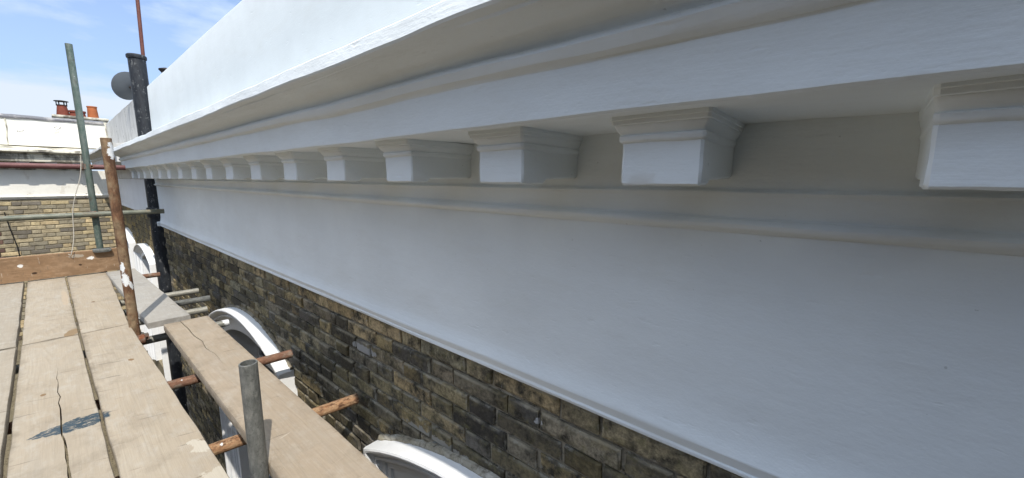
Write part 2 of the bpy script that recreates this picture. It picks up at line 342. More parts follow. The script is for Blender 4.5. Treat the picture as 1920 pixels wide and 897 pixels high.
def extrude_profile(name, prof, s0, s1, place, mat, parent, step=0.07, amp=0.003, r=0.004, seed=0.0, freq=3.0, smooth=24):
    """prof: closed polygon of (d, z); place(d, s, z) -> world point; edges wander slightly like hand-run plaster"""
    pp = chamfer(prof, r)
    n = max(2, int((s1-s0)/step)); rings = []
    for i in range(n+1):
        s = s0 + (s1-s0)*i/n; ring = []
        for k, (d, z) in enumerate(pp):
            kk = k//2*0.37
            f1 = nz(s*freq+seed, kk, 1.3)*amp + nz(s*freq*3.1+seed, kk*2, 7.7)*amp*0.45
            f2 = nz(s*freq+seed, kk, 5.1)*amp + nz(s*freq*3.1+seed, kk*2, 9.2)*amp*0.45
            ring.append(place(d+f1, s, z+f2))
        rings.append(ring)
    bm = bmesh.new(); sweep(bm, rings)
    return mesh_obj(name, bm, mat, parent, smooth)

def tube_bm(bm, a, b, rad, thick=0.004, n=20, jit=0.0):
    a, b = Vector(a), Vector(b); ax = (b-a).normalized()
    x = ax.orthogonal().normalized(); y = ax.cross(x)
    def ring(p, r): return [p + (x*math.cos(2*math.pi*i/n) + y*math.sin(2*math.pi*i/n))*r for i in range(n)]
    e = min(0.0015, thick*0.3)
    rings = [ring(a+ax*0.05, rad-thick), ring(a, rad-thick+e*0), ring(a, rad-e), ring(a+ax*e, rad)]
    L = (b-a).length; m = max(1, int(L/0.25))
    for i in range(1, m): rings.append(ring(a+ax*L*i/m, rad))
    rings += [ring(b-ax*e, rad), ring(b, rad-e), ring(b, rad-thick), ring(b-ax*0.05, rad-thick)]
    sweep(bm, rings, True, True)

def tube(name, a, b, mat, label=None, cat='scaffold tube', group=None, rad=0.0242, parent=None, thick=0.004):
    a, b = Vector(a), Vector(b); bm = bmesh.new()
    L = (b-a).length; tube_bm(bm, (0, 0, 0), (0, 0, L), rad, thick)
    o = mesh_obj(name, bm, mat, parent, 35)
    o.location = a; o.rotation_euler = (b-a).to_track_quat('Z', 'Y').to_euler()
    if label: tag(o, label, cat, group)
    return o

def curve_tube(bm, pts, r, n=8):
    rings = []
    for i, p in enumerate(pts):
        p = Vector(p); d = (Vector(pts[min(i+1, len(pts)-1)]) - Vector(pts[max(i-1, 0)])).normalized()
        x = d.orthogonal().normalized() if abs(d.y) > 0.9 else d.cross(Vector((0, 1, 0))).normalized(); y = d.cross(x)
        rings.append([p + (x*math.cos(2*math.pi*k/n)+y*math.sin(2*math.pi*k/n))*r for k in range(n)])
    sweep(bm, rings)

def box(bm, x0, x1, y0, y1, z0, z1, bev=0.0):
    v = [bm.verts.new((x, y, z)) for x in (x0, x1) for y in (y0, y1) for z in (z0, z1)]
    fs = [bm.faces.new([v[i] for i in q]) for q in ((0, 1, 3, 2), (4, 6, 7, 5), (0, 4, 5, 1), (2, 3, 7, 6), (0, 2, 6, 4), (1, 5, 7, 3))]
    if bev:
        es = list({e for f in fs for e in f.edges}); bmesh.ops.bevel(bm, geom=es, offset=bev, segments=2, affect='EDGES', profile=0.6)

def lathe(bm, prof, c=(0, 0, 0), n=24):
    rings = [[(c[0]+r*math.cos(2*math.pi*i/n), c[1]+r*math.sin(2*math.pi*i/n), c[2]+z) for i in range(n)] for r, z in prof]
    sweep(bm, rings, True, True)

# ------------------------------------------------------------------ ground
bm = bmesh.new(); bmesh.ops.create_grid(bm, x_segments=8, y_segments=8, size=600)
g = mesh_obj('ground', bm, M['ground']); g.location = (0, 0, -9.0); g['kind'] = 'structure'

# ------------------------------------------------------------------ bricks
def brick_mesh(name, L, H, D, mat, seed, jit=0.0035, bev=0.006):
    """face looks along local -x, length along local y; slightly worn and out of square"""
    rnd = random.Random(seed); bm = bmesh.new()
    def loop(x, inset):
        pts = []
        for (sy, sz) in ((-1, -1), (0, -1), (1, -1), (1, 1), (0, 1), (-1, 1)):
            k = inset*(1+rnd.uniform(-.5, .8))
            yy = sy*(L/2-k)+rnd.uniform(-jit, jit)*(1.2 if sy else 6); zz = sz*(H/2-k)+rnd.uniform(-jit, jit)*0.8
            pts.append((x+rnd.uniform(-.0015, .0015), yy, zz))
        return [bm.verts.new(p) for p in pts]
    f, m_, b = loop(0, bev), loop(bev*0.8, 0.0008), loop(D, 0.001)
    bm.faces.new(f)
    for p, q in ((f, m_), (m_, b)):
        for i in range(6): bm.faces.new((p[i], p[(i+1) % 6], q[(i+1) % 6], q[i]))
    bmesh.ops.recalc_face_normals(bm, faces=bm.faces)
    me = bpy.data.meshes.new(name); bm.to_mesh(me); bm.free(); me.materials.append(mat)
    return me

def lay_bricks(parent, spots, meshes, vmat, limit, to_world, rot, face_dir):
    """spots: (s, z, kind, colour, proud); the nearest become brick parts, the others one joined part"""
    spots = sorted(spots, key=lambda q: to_world(q[0], q[1], 0).length)
    for s, z, kind, c, proud in spots[:limit]:
        o = bpy.data.objects.new('brick', random.choice(meshes[kind]))
        o.location = to_world(s, z, proud); o.rotation_euler = (random.uniform(-.008, .008), 0, rot)
        o.color = (*c, 1); link(o, parent)
    rest = spots[limit:]
    if rest:
        verts, faces, cols = [], [], []
        Rm = Matrix.Rotation(rot, 3, 'Z')
        for s, z, kind, c, proud in rest:
            me = random.choice(meshes[kind]); base = len(verts); w = to_world(s, z, proud)
            for v in me.vertices: verts.append(Rm @ v.co + w); cols.append((*c, 1))
            for p in me.polygons: faces.append([base+i for i in p.vertices])
        me = bpy.data.meshes.new('brickwork'); me.from_pydata(verts, [], faces)
        a = me.color_attributes.new('tint', 'FLOAT_COLOR', 'POINT')
        for i, c in enumerate(cols): a.data[i].color = c
        me.materials.append(vmat)
        o = link(bpy.data.objects.new('brickwork', me), parent); o['kind'] = 'stuff'

# ------------------------------------------------------------------ window openings with moulded arches
HW, RISE, SURR = 0.81, 0.19, 0.185
def arch_path(yc, zs, zbot, inset=0.0, n=22):
    """outer edge path in the wall plane from far jamb foot over the arch to the near jamb foot: list of (y, z, ny, nz) with inward normals"""
    Rr = (HW*HW + RISE*RISE)/(2*RISE); cz = zs + RISE - Rr; a0 = math.asin(HW/Rr)
    pts = []
    for i in range(5):
        pts.append((yc+HW, zbot + (zs-zbot)*i/5.0, -1.0, 0.0))
    ha = a0/2
    pts.append((yc+HW, zs, -1.0, -math.tan((math.pi/2-a0)/2)))
    for i in range(1, n):
        a = a0*(1-2*i/n)
        pts.append((yc+Rr*math.sin(a), cz+Rr*math.cos(a), -math.sin(a), -math.cos(a)))
    pts.append((yc-HW, zs, 1.0, -math.tan((math.pi/2-a0)/2)))
    for i in range(4, -1, -1):
        pts.append((yc-HW, zbot + (zs-zbot)*i/5.0, 1.0, 0.0))
    return pts
def arch_z(y, yc, zs):
    Rr = (HW*HW + RISE*RISE)/(2*RISE); cz = zs + RISE - Rr
    return cz + math.sqrt(max(0, Rr*Rr-(y-yc)**2))

def window(parent, yc, zs, zbot, X, blocks=False):
    path = arch_path(yc, zs, zbot)
    prof = [(0.0, 0.03), (0.0, -0.078), (0.003, -0.090), (0.010, -0.094), (0.020, -0.091), (0.026, -0.080), (0.038, -0.069), (0.047, -0.065), (0.049, -0.058), (0.053, -0.066), (0.063, -0.066), (0.067, -0.052), (0.078, -0.041), (0.090, -0.038),
            (0.092, -0.030), (0.118, -0.030), (0.122, -0.020), (0.185, -0.020), (0.187, 0.0), (0.187, 0.25), (0.165, 0.25), (0.165, 0.03)]
    rings = []
    for i, (y, z, ny, nz_) in enumerate(path):
        rings.append([(X + p + nz(i*.9, r*30, 3)*0.0012, y+ny*r, z+nz_*r + nz(i*.8, r*20, 9)*0.002) for r, p in prof])
    bm = bmesh.new(); sweep(bm, rings)
    sur = mesh_obj('window_surround', bm, M['gloss'], parent, 38)
    # sash
    fr = [(0.170, 0.20), (0.225, 0.20), (0.225, 0.235), (0.170, 0.235)]
    bm = bmesh.new(); sweep(bm, [[(X+p, y+ny*r, z+nz_*r) for r, p in fr] for y, z, ny, nz_ in path])
    zt = zs - 0.45
    box(bm, X+0.198, X+0.237, yc-HW+0.2, yc+HW-0.2, zt, zt+0.045)
    box(bm, X+0.202, X+0.233, yc-0.016, yc+0.016, zbot, zt); 
    sash = mesh_obj('window_frame', bm, M['gloss'], sur)
    inn = [(y+ny*0.225, z+nz_*0.225) for y, z, ny, nz_ in path]
    bm = bmesh.new()
    a = [bm.verts.new((X+0.218, y, z)) for y, z in inn]; b = [bm.verts.new((X+0.224, y, z)) for y, z in inn]
    bm.faces.new(a); bm.faces.new(list(reversed(b)))
    for i in range(len(a)): j = (i+1) % len(a); bm.faces.new((a[i], b[i], b[j], a[j]))
    mesh_obj('window_pane', bm, M['glass'], sur)
    return sur

def wall_sheet(parent, name, y0, y1, z0, z1, X, th, wins, mat):
    """backing wall with arched holes; windows: (yc, zs, zbot)"""
    cuts = {y0, y1}
    for yc, zs, zb in wins:
        for i in range(13): cuts.add(yc-HW+0.1+(2*HW-0.2)*i/12)
    cuts = sorted(c for c in cuts if y0 <= c <= y1)
    bm = bmesh.new()
    def quad(ya, za0, za1, yb, zb0, zb1):
        a = [bm.verts.new(p) for p in ((X, ya, za0), (X, yb, zb0), (X, yb, zb1), (X, ya, za1))]; bm.faces.new(a)
        b = [bm.verts.new((X+th, v.co.y, v.co.z)) for v in a]; bm.faces.new(list(reversed(b)))
        for i in range(4): j = (i+1) % 4; bm.faces.new((a[i], b[i], b[j], a[j]))
    for ya, yb in zip(cuts, cuts[1:]):
        ym = (ya+yb)/2; w = [q for q in wins if abs(ym-q[0]) < HW-0.1]
        if w:
            yc, zs, zb = w[0]
            quad(ya, arch_z(ya, yc, zs)-0.1, z1, yb, arch_z(yb, yc, zs)-0.1, z1)
            quad(ya, z0, zb, yb, z0, zb)
        else: quad(ya, z0, z1, yb, z0, z1)
    return mesh_obj(name, bm, mat, parent)

def covered(y, z, L, wins, m=0.045):
    for yc, zs, zb in wins:
        if abs(y-yc) - L/2 < HW-m-L*0.0 and abs(y-yc) < HW-m+L*0.15 and zb < z and z < arch_z(min(max(y, yc-HW), yc+HW), yc, zs)-m: return True
    return False

# ================================================================== the painted house
W = 0.86; YE = 6.47
house = empty('terrace_house', (W, 3.0, -9.0), 'near terrace house with freshly painted white cornice and frieze over sooty brickwork', 'house')
def HP(parent=house):
    inv = Matrix.Translation((-W, -3.0, 9.0)); return inv
def adopt(root):
    """children were built in world coordinates: keep them there"""
    bpy.context.view_layer.update()
    inv = root.matrix_world.inverted()
    for ch in root.children: ch.matrix_parent_inverse = inv
pl = lambda d, s, z: Vector((d, s, z))
wins = [(3.315, -1.19, -3.1), (0.70, -1.19, -3.1), (-1.95, -1.19, -3.1)]
wall_sheet(house, 'wall', -3.0, YE, -9.0, -0.52, W+0.013, 0.22, wins, M['mortar'])
cols_dark = [(0.044, 0.040, 0.034), (0.057, 0.050, 0.037), (0.077, 0.064, 0.038), (0.062, 0.054, 0.039), (0.092, 0.075, 0.042), (0.034, 0.032, 0.029), (0.068, 0.057, 0.040), (0.10, 0.078, 0.041)]
cols_top = [(0.135, 0.105, 0.06), (0.12, 0.10, 0.062), (0.15, 0.112, 0.06), (0.10, 0.09, 0.06), (0.155, 0.12, 0.07)]
cols_top = [tuple(x*0.75 for x in c) for c in cols_top]
bms = {'s': [brick_mesh('brick', 0.250, 0.0595, 0.05, M['brick'], i, 0.0026, 0.0065) for i in range(8)],
       'h': [brick_mesh('brick', 0.117, 0.0595, 0.05, M['brick'], 20+i, 0.0026, 0.0065) for i in range(6)]}
spots = []
PZ = 0.0695
for k in range(36):
    z = -0.641 - PZ*k
    y = -1.2 + (0.0 if k % 2 else 0.197) + random.uniform(-.02, .02); i = 0
    while y < YE-0.13:
        kind = 'sh'[i % 2]; L = 0.261 if kind == 's' else 0.128
        yc = y + L/2; i += 1; y += L + random.uniform(-.003, .004)
        if y > YE: break
        if covered(yc, z, L, wins): continue
        if k > 12 and not (yc > 4.2 or 1.4 < yc < 2.6): continue
        c = random.choice(cols_top if k == 0 else (cols_dark if random.random() > 0.10 else cols_top))
        f = random.uniform(3.4, 5.6) if (k == 0 or random.random() > 0.45) else random.uniform(1.2, 2.8)
        if k < 12 and yc > -0.75 or k >= 12:
            spots.append((yc, z, kind, tuple(x*f for x in c), random.uniform(-0.004, 0.005)))
def visible_rank(q): return 0
sp_show = [q for q in spots if q[1] > -1.47]; sp_low = [q for q in spots if q[1] <= -1.47]
lay_bricks(house, [q for q in sp_show if q[0] > -0.35] + [q for q in sp_show if q[0] <= -0.35] + sp_low, bms, M['brick_v'], 300,
           lambda s, z, p: Vector((W-p, s, z)), 0.0, -1)

# frieze with its small moulding at the foot
extrude_profile('frieze', [(1.08, -0.598), (0.8465, -0.600), (0.841, -0.598), (0.8395, -0.587), (0.8425, -0.584), (0.8405, -0.576), (0.8345, -0.562), (0.8335, -0.557), (0.8352, -0.552), (0.8425, -0.534), (0.8475, -0.514),
                           (0.8500, -0.492), (0.8512, -0.465), (0.8517, -0.43), (0.8515, -0.30), (0.8515, -0.075), (1.08, -0.075)], -3.0, YE, pl, M['frieze'], house, 0.06, 0.0026, 0.003, 3.1, 1.7)
# little nib where the moulding returns at the end of the house
bm = bmesh.new(); box(bm, 0.815, 1.0, YE+0.001, YE+0.05, -0.60, -0.545, 0.008); mesh_obj('frieze_return', bm, M['paint'], house, 40)
extrude_profile('bed_moulding', [(1.06, -0.0995), (0.850, -0.0995), (0.846, -0.099), (0.844, -0.0945), (0.836, -0.0925), (0.830, -0.086), (0.830, -0.079), (0.836, -0.073), (0.8445, -0.070), (0.8435, -0.030), (0.838, -0.024),
                                 (0.840, -0.019), (0.8475, -0.017), (0.8475, 0.116), (1.06, 0.116)], -3.0, YE, pl, M['paint'], house, 0.05, 0.0022, 0.002, 8.0, 2.5)
cor = [(1.05, 0.1063), (0.83, 0.1063), (0.60, 0.1035), (0.572, 0.102), (0.570, 0.188), (0.563, 0.1905), (0.556, 0.198), (0.552, 0.2155), (0.566, 0.222), (0.566, 0.228), (0.556, 0.240),
       (0.535, 0.250), (0.512, 0.256), (0.496, 0.261), (0.489, 0.2665), (0.474, 0.270), (0.482, 0.3125), (0.50, 0.3135), (0.865, 0.375), (1.05, 0.41)]
extrude_profile('cornice', cor, -3.0, YE, pl, M['paint'], house, 0.04, 0.0046, 0.004, 1.0, 2.2)
extrude_profile('parapet', [(1.09, 0.34), (0.860, 0.34), (0.864, 0.7), (0.869, 1.058), (0.876, 1.066), (1.08, 1.075), (1.09, 1.065)], -3.0, YE-0.12, pl, M['parapet'], house, 0.1, 0.003, 0.006, 5.0, 1.1)

def modillion(y0, y1, parent, xf=0.63, xb=0.8485, zt=0.1052, zb=-0.008, place=pl, mat=None, seed=0, dz=0.0, taper=0.0, lo=0.62):
    yt = lambda yy, d: y0 + (yy-y0)*(y1 - taper*max(0, (d-xf)/(xb-xf)) - y0)/(y1-y0)
    rnd = random.Random(seed); j = lambda a=0.0018: rnd.uniform(-a, a)
    bm = bmesh.new()
    step = 0.062 + rnd.uniform(-.015, .02)
    tilt = j(0.002)
    prof = [(xf, zb), (xf+step-0.006, zb+j(.001)), (xf+step, zb+0.009), (xb, zb+0.0125), (xb, 0.072), (xf, 0.072)]
    dense = []
    for a_, b_ in zip(prof, prof[1:]+prof[:1]):
        m_ = max(1, int(math.hypot(b_[0]-a_[0], b_[1]-a_[1])/0.025))
        for q_ in range(m_): dense.append((a_[0]+(b_[0]-a_[0])*q_/m_, a_[1]+(b_[1]-a_[1])*q_/m_))
    pc = chamfer(dense, 0.0034); rings = []
    e_ = 0.0036
    ysteps = [(y0, e_), (y0+e_, 0.0)] + [(y0+(y1-y0)*q_/6, 0.0) for q_ in range(1, 6)] + [(y1-e_, 0.0), (y1, e_)]
    cx, cz = (xf+xb)/2, (zb+0.072)/2
    for yy, ins in ysteps:
        rings.append([place(d + (ins if d < cx else -ins*0), yt(yy, d) + (z-0.03)*tilt, z + (ins if z < cz else 0) + dz) for d, z in pc])
    sweep(bm, rings)
    # moulded cap: the same steps on front and both sides
    secs = [(-0.008, 0.058), (0.004, 0.0635), (0.0062, 0.0665), (0.0064, 0.0725), (0.0035, 0.0745), (0.0055, 0.0775), (0.0120, 0.0825), (0.0150, 0.0880), (0.0150, 0.0895), (0.0195, 0.0905), (0.0205, 0.0965), (0.0225, 0.0975), (0.0225, zt)]
    o2 = [o*1.0 for o, z in secs]; rs = []
    wob = [j(0.0014) for _ in range(8)]
    for (o, z) in secs:
        f0, a, b = xf-o*1.0, y0-o*0.62, y1+o*lo
        c = 0.0045
        pts = [(xb, a), ((f0+xb)/2, a+wob[0]), (f0+c, a), (f0, a+c), (f0+wob[1], a+(b-a)*.33), (f0+wob[2], a+(b-a)*.66), (f0, b-c), (f0+c, b), ((f0+xb)/2, b+wob[3]), (xb, b)]
        rs.append([place(d, yt(yy, d), z + nz(yy*25+seed, d*25, z*9)*0.0012 + dz) for d, yy in pts])
    sweep(bm, rs)
    bmesh.ops.recalc_face_normals(bm, faces=bm.faces); bm.normal_update()
    for v in bm.verts:
        q = v.co*1.0 + Vector((seed*3.1, 0, seed))
        v.co += v.normal*(nz(q.x*22, q.y*22, q.z*30)*0.0015 + nz(q.x*70, q.y*70, q.z*70)*0.0007)
    return mesh_obj('modillion', bm, mat or M['paint'], parent, 40)
lefts = [-0.073, 0.287, 0.628, 1.008, 1.378, 1.765, 2.172, 2.585, 2.998, 3.376, 3.80, 4.22, 4.62, 5.03, 5.45, 5.86, 6.33]
wd = 0.127
for i, yl in enumerate(lefts): modillion(yl-wd, yl, house, seed=i, taper=0.014 if i == 0 else 0.0, lo=0.3 if i == 0 else 0.62)
for i in range(1, 4): modillion(-0.073-0.37*i-wd, -0.073-0.37*i, house, seed=50+i)
for w in wins: window(house, *w, W)
# rough lime fillet where the arches meet the brickwork
for yc_, ya_, ln_, r_, mt_ in ((0.70, 1.50, 1.3, 0.016, 'lime'), (3.315, 4.12, 1.61, 0.012, 'mortar')):
    bm = bmesh.new(); pts = []
    for i in range(50):
        y = ya_ - ln_*i/49; pts.append((W-0.006+nz(i*.7, 1, 1)*0.005, y, arch_z(y, yc_, -1.19)+0.005+nz(i*.9, 4, 2)*0.006))
    curve_tube(bm, pts, r_, 7)
    for v in bm.verts: v.co += Vector((nz(v.co.y*60, v.co.z*60, 0), 0, nz(v.co.y*55, v.co.z*50, 8)))*0.007
    mesh_obj('mortar_fillet', bm, M[mt_], house)
adopt(house)

# ================================================================== the neighbouring house in line with it
nb = empty('neighbouring_house', (W, 9.0, -9.0), 'neighbouring house beyond the black pipe with a grey weathered parapet and two white arched windows', 'house')
NY0, NY1 = 6.76, 11.28; DZ = 0.09
nwins = [(8.02, -1.19, -3.1), (10.12, -1.12, -3.1)]
wall_sheet(nb, 'wall', NY0, NY1, -9.0, -0.45, W+0.008, 0.22, nwins, M['ymortar'])
cols_y = [(0.36, 0.275, 0.115), (0.30, 0.235, 0.115), (0.25, 0.205, 0.115), (0.19, 0.165, 0.105), (0.33, 0.26, 0.13), (0.22, 0.185, 0.11), (0.12, 0.105, 0.08), (0.40, 0.29, 0.12)]
ybs = {'s': [brick_mesh('brick', 0.219, 0.0655, 0.05, M['ybrick'], 40+i, 0.003) for i in range(6)],
       'h': [brick_mesh('brick', 0.104, 0.0655, 0.05, M['ybrick'], 60+i, 0.003) for i in range(5)]}
spots = []
for k in range(32):
    z = -0.565 - 0.075*k; y = NY0 + (0.0 if k % 2 else 0.17); i = 0
    while y < NY1-0.1:
        kind = 'sh'[i % 2]; L = 0.227 if kind == 's' else 0.112; yc = y+L/2; i += 1; y += L
        if covered(yc, z, L, nwins): continue
        c = random.choice(cols_y); f = random.uniform(0.7, 1.1)
        spots.append((yc, z, kind, tuple(x*f for x in c), random.uniform(0.001, 0.005)))
lay_bricks(nb, spots, ybs, M['ybrick_v'], 300, lambda s, z, p: Vector((W-p, s, z)), 0.0, -1)
extrude_profile('frieze', [(1.08, -0.52), (0.846, -0.522), (0.84, -0.50), (0.85, -0.48), (0.852, -0.02), (1.08, -0.02)], NY0, NY1, pl, M['frieze_far'], nb, 0.2, 0.002)
cor_n = [(d, z+DZ) for d, z in cor]
extrude_profile('cornice', [(1.06, -0.0195), (0.846, -0.0195), (0.84, 0.03)] + [(0.84, cor_n[0][1])] + cor_n[1:], 6.85, NY1-0.30, pl, M['old_white'], nb, 0.1, 0.006, 0.006, 22.0)
extrude_profile('parapet', [(1.09, 0.47), (0.866, 0.47), (0.862, 1.055), (1.09, 1.07)], NY0+0.02, NY1, pl, M['old_white'], nb, 0.15, 0.006, 0.008, 12.0)
for w in nwins: window(nb, *w, W)
adopt(nb)

# ================================================================== the wing across the end
YW = 11.3
wing = empty('rear_wing', (-0.5, YW, -9.0), 'house wing across the end with cracked cream parapet, white frieze and yellow brickwork', 'house')
pw = lambda d, s, z: Vector((s, YW - (W - d), z))
bm = bmesh.new(); box(bm, -9.0, W-0.01, YW+0.008, YW+0.25, -9.0, -0.36); mesh_obj('wall', bm, M['ymortar'], wing)
spots = []; low = []
for k in range(34):
    z = -0.475 - 0.075*k; x = -5.95 + (0.0 if k % 2 else 0.17) + random.uniform(-.01, .01); i = 0
    while x < W-0.12:
        kind = 'sh'[i % 2]; L = 0.227 if kind == 's' else 0.112; xc = x+L/2; i += 1; x += L
        c = random.choice(cols_y); f = random.uniform(1.6, 2.3)
        if k < 3 and random.random() < .7: c = random.choice(cols_y[2:4] + cols_y[6:7])
        if -0.95 < xc < -0.62: c = random.choice([(0.085, 0.036, 0.028), (0.07, 0.032, 0.026), (0.10, 0.042, 0.03), (0.07, 0.045, 0.038)])
        (spots if k < 16 else low).append((xc, z, kind, tuple((q*0.68 + 0.32*sum(c)/3)*f for q in c), random.uniform(0.001, 0.006)))
lay_bricks(wing, spots+low, ybs, M['ybrick_v'], 300, lambda s, z, p: Vector((s, YW-p, z)), R(90), -1)
extrude_profile('frieze', [(1.1, -0.40), (0.855, -0.402), (0.845, -0.39), (0.822, -0.356), (0.82, -0.35), (0.835, -0.335), (0.848, -0.325), (0.848, 0.13), (1.1, 0.13)], -9.0, W-0.03, pw, M['cream'], wing, 0.15, 0.002, 0.004, 4.0)
DW = 0.168
extrude_profile('cornice', [(1.06, 0.1305), (0.846, 0.1305)] + [(0.846, cor[0][1]+DW)] + [(d, z+DW) for d, z in cor[1:]], -9.0, 0.55, pw, M['stained'], wing, 0.08, 0.006, 0.006, 31.0)
extrude_profile('parapet', [(1.12, 0.56), (0.85, 0.56), (0.853, 1.04), (1.12, 1.04)], -9.0, W-0.02, pw, M['cream'], wing, 0.15, 0.004, 0.006, 9.0)
extrude_profile('lead_capping', [(1.14, 1.0405), (1.13, 1.02), (0.845, 1.03), (0.832, 1.028), (0.83, 1.062), (0.95, 1.105), (1.14, 1.11)], -9.0, W-0.03, pw, M['lead'], wing, 0.07, 0.010, 0.006, 17.0, 4.0)
for i, xl in enumerate([-0.99, -0.655, -0.32, 0.005, 0.335]):
    modillion(xl, xl+0.118, wing, place=pw, mat=M['frieze_far'], seed=80+i, dz=DW)
# vertical joint and the thin black wire
bm = bmesh.new(); curve_tube(bm, [(-0.372, YW-0.012, 1.03), (-0.368, YW-0.012, 0.85), (-0.385, YW-0.012, 0.7), (-0.388, YW-0.012, 0.56)], 0.008, 6); mesh_obj('render_joint', bm, M['stained'], wing)
adopt(wing)
bm = bmesh.new(); curve_tube(bm, [(-0.57, 11.28, -0.62), (-0.545, 11.28, -0.9), (-0.50, 11.28, -1.25), (-0.49, 11.28, -1.6)], 0.007, 6)
tag(mesh_obj('cable', bm, M['cable']), 'thin dark cable hanging down the red bricks at far left', 'cable')
bm = bmesh.new(); curve_tube(bm, [(0.50, 11.28, -0.55), (0.49, 11.28, -0.9), (0.465, 11.28, -1.35)], 0.006, 6)
tag(mesh_obj('cable', bm, M['cable']), 'thin dark cable on the yellow bricks just left of the green pole', 'cable')
bm = bmesh.new(); curve_tube(bm, [(0.86, 7.4, 0.12), (0.845, 7.0, 0.02), (0.84, 6.72, -0.10)], 0.012, 8)
tag(mesh_obj('cable', bm, M['cable']), 'short black cable running from the cornice end to the black pipe', 'cable')

# unseen wing behind the camera, added to block sky and darken the near wall
bw = empty('sky_blocker_wing', (-3.0, -2.8, -9.0), 'unseen dark brick wing behind the camera, added to block sky light', 'house')
bm = bmesh.new(); box(bm, -9.0, 0.45, -6.0, -2.8, -9.0, 2.2); mesh_obj('wall', bm, M['brick_back'], bw)
bm = bmesh.new(); box(bm, -9.1, 0.44, -6.0, -2.74, 2.203, 2.29, 0.01); mesh_obj('coping', bm, M['stained'], bw)
for i in range(3):
    bm = bmesh.new(); box(bm, -2.6-2.2*i, -1.5-2.2*i, -2.86, -2.79, -1.6, 0.2, 0.0); f = mesh_obj('window', bm, M['glass'], bw)
    bm = bmesh.new(); box(bm, -2.68-2.2*i, -1.42-2.2*i, -2.85, -2.70, -1.72, -1.605, 0.01); mesh_obj('window_sill', bm, M['old_white'], f)
adopt(bw)

# unseen terrace opposite, added to block low sky and deepen shade under the cornice
ot = empty('sky_blocker_terrace', (-13.0, 6.0, -9.0), 'unseen brown brick terrace opposite the scaffold, added to block the low sky', 'house')
bm = bmesh.new(); box(bm, -22.0, -13.0, -34.0, 46.0, -9.0, 3.5); mesh_obj('wall', bm, M['brick_back'], ot)
bm = bmesh.new(); sweep(bm, [[(-12.7, y_, 3.505), (-17.5, y_, 6.2), (-22.3, y_, 3.505)] for y_ in (-34.2, 46.2)]); mesh_obj('roof', bm, M['roof'], ot)
pane = None
for r_ in range(3):
    for i in range(24):
        y_ = -32.0 + 3.2*i; z_ = -6.5 + 3.4*r_
        if pane is None:
            bm = bmesh.new(); box(bm, -13.06, -12.98, -0.55, 0.55, -0.9, 0.9); f = mesh_obj('window', bm, M['glass'], ot); pane = f.data
        else: f = link(bpy.data.objects.new('window', pane), ot)
        f.location = (0, y_, z_)
adopt(ot)

# chimney on the wing
ch = empty('chimney', (0.5, 12.0, 1.0), 'low mossy chimney stack with terracotta pots behind the cream parapet', 'chimney')
bm = bmesh.new(); box(bm, 0.20, 0.93, 11.78, 12.25, 0.6, 1.16, 0.01); box(bm, 0.18, 0.95, 11.75, 12.28, 1.161, 1.205, 0.012); mesh_obj('stack', bm, M['stained'], ch, 40)
bm = bmesh.new(); lathe(bm, [(0.09, 0), (0.092, 0.01), (0.074, 0.15), (0.066, 0.20), (0.072, 0.21), (0.060, 0.212), (0.05, 0.1)], (0.335, 12.0, 1.2)); pot = mesh_obj('chimney_pot', bm, M['redclay'], ch, 35)
pot['label'] = 'dark red pot with a capped wire cowl'
bm = bmesh.new(); lathe(bm, [(0.10, 0.285), (0.10, 0.297), (0.03, 0.31), (0.004, 0.312)], (0.335, 12.0, 1.2))
for i in range(6):
    a = i*math.pi/3; x, y = 0.335+0.068*math.cos(a), 12.0+0.068*math.sin(a); curve_tube(bm, [(x, y, 1.40), (x, y, 1.49)], 0.008, 6)
lathe(bm, [(0.075, 0.21), (0.078, 0.222), (0.06, 0.222)], (0.335, 12.0, 1.2)); cw = mesh_obj('cowl', bm, M['cowl'], pot)
bm = bmesh.new(); lathe(bm, [(0.115, 0), (0.118, 0.03), (0.105, 0.09), (0.122, 0.095), (0.122, 0.13), (0.09, 0.13), (0.08, 0.05)], (0.53, 12.0, 1.2)); mesh_obj('chimney_pot', bm, M['redclay'], ch, 35)
bm = bmesh.new(); lathe(bm, [(0.082, 0), (0.084, 0.01), (0.070, 0.22), (0.078, 0.228), (0.078, 0.25), (0.058, 0.252), (0.05, 0.1)], (0.745, 12.0, 1.2)); mesh_obj('chimney_pot', bm, M['terracotta'], ch, 35)
adopt(ch)

# ================================================================== black pipe, dish, vent
pp = empty('soil_pipe', (0.845, 6.615, -9.0), 'thick peeling black soil pipe rising past the end of the white cornice', 'pipe')
tube('pipe', (0.845, 6.615, -9.0), (0.845, 6.615, 1.44), M['pipe'], rad=0.082, parent=pp, thick=0.008)
bm = bmesh.new(); lathe(bm, [(0.0825, 1.405), (0.092, 1.41), (0.095, 1.425), (0.094, 1.445), (0.085, 1.455), (0.062, 1.455), (0.062, 1.35)], (0.845, 6.615, 0)); mesh_obj('rim', bm, M['pipe'], pp, 35)
bm = bmesh.new(); lathe(bm, [(0.0825, -0.50), (0.098, -0.495), (0.102, -0.48), (0.102, -0.39), (0.098, -0.375), (0.0825, -0.37)], (0.845, 6.615, 0)); mesh_obj('collar', bm, M['pipe'], pp, 35)
bm = bmesh.new(); box(bm, 0.80, 0.99, 6.50, 6.535, -0.46, -0.40, 0.005); mesh_obj('bracket', bm, M['pipe'], pp)
adopt(pp)
tube('vent_pole', (1.00, 7.5, 0.5), (1.055, 7.5, 2.75), M['copper'], 'thin red brown pole rising into the sky behind the black pipe', 'pole', rad=0.021, thick=0.003)
dish = empty('satellite_dish', (0.86, 7.7, 1.0), 'grey satellite dish seen from behind beside the black pipe', 'satellite dish')
bm = bmesh.new(); rings = []
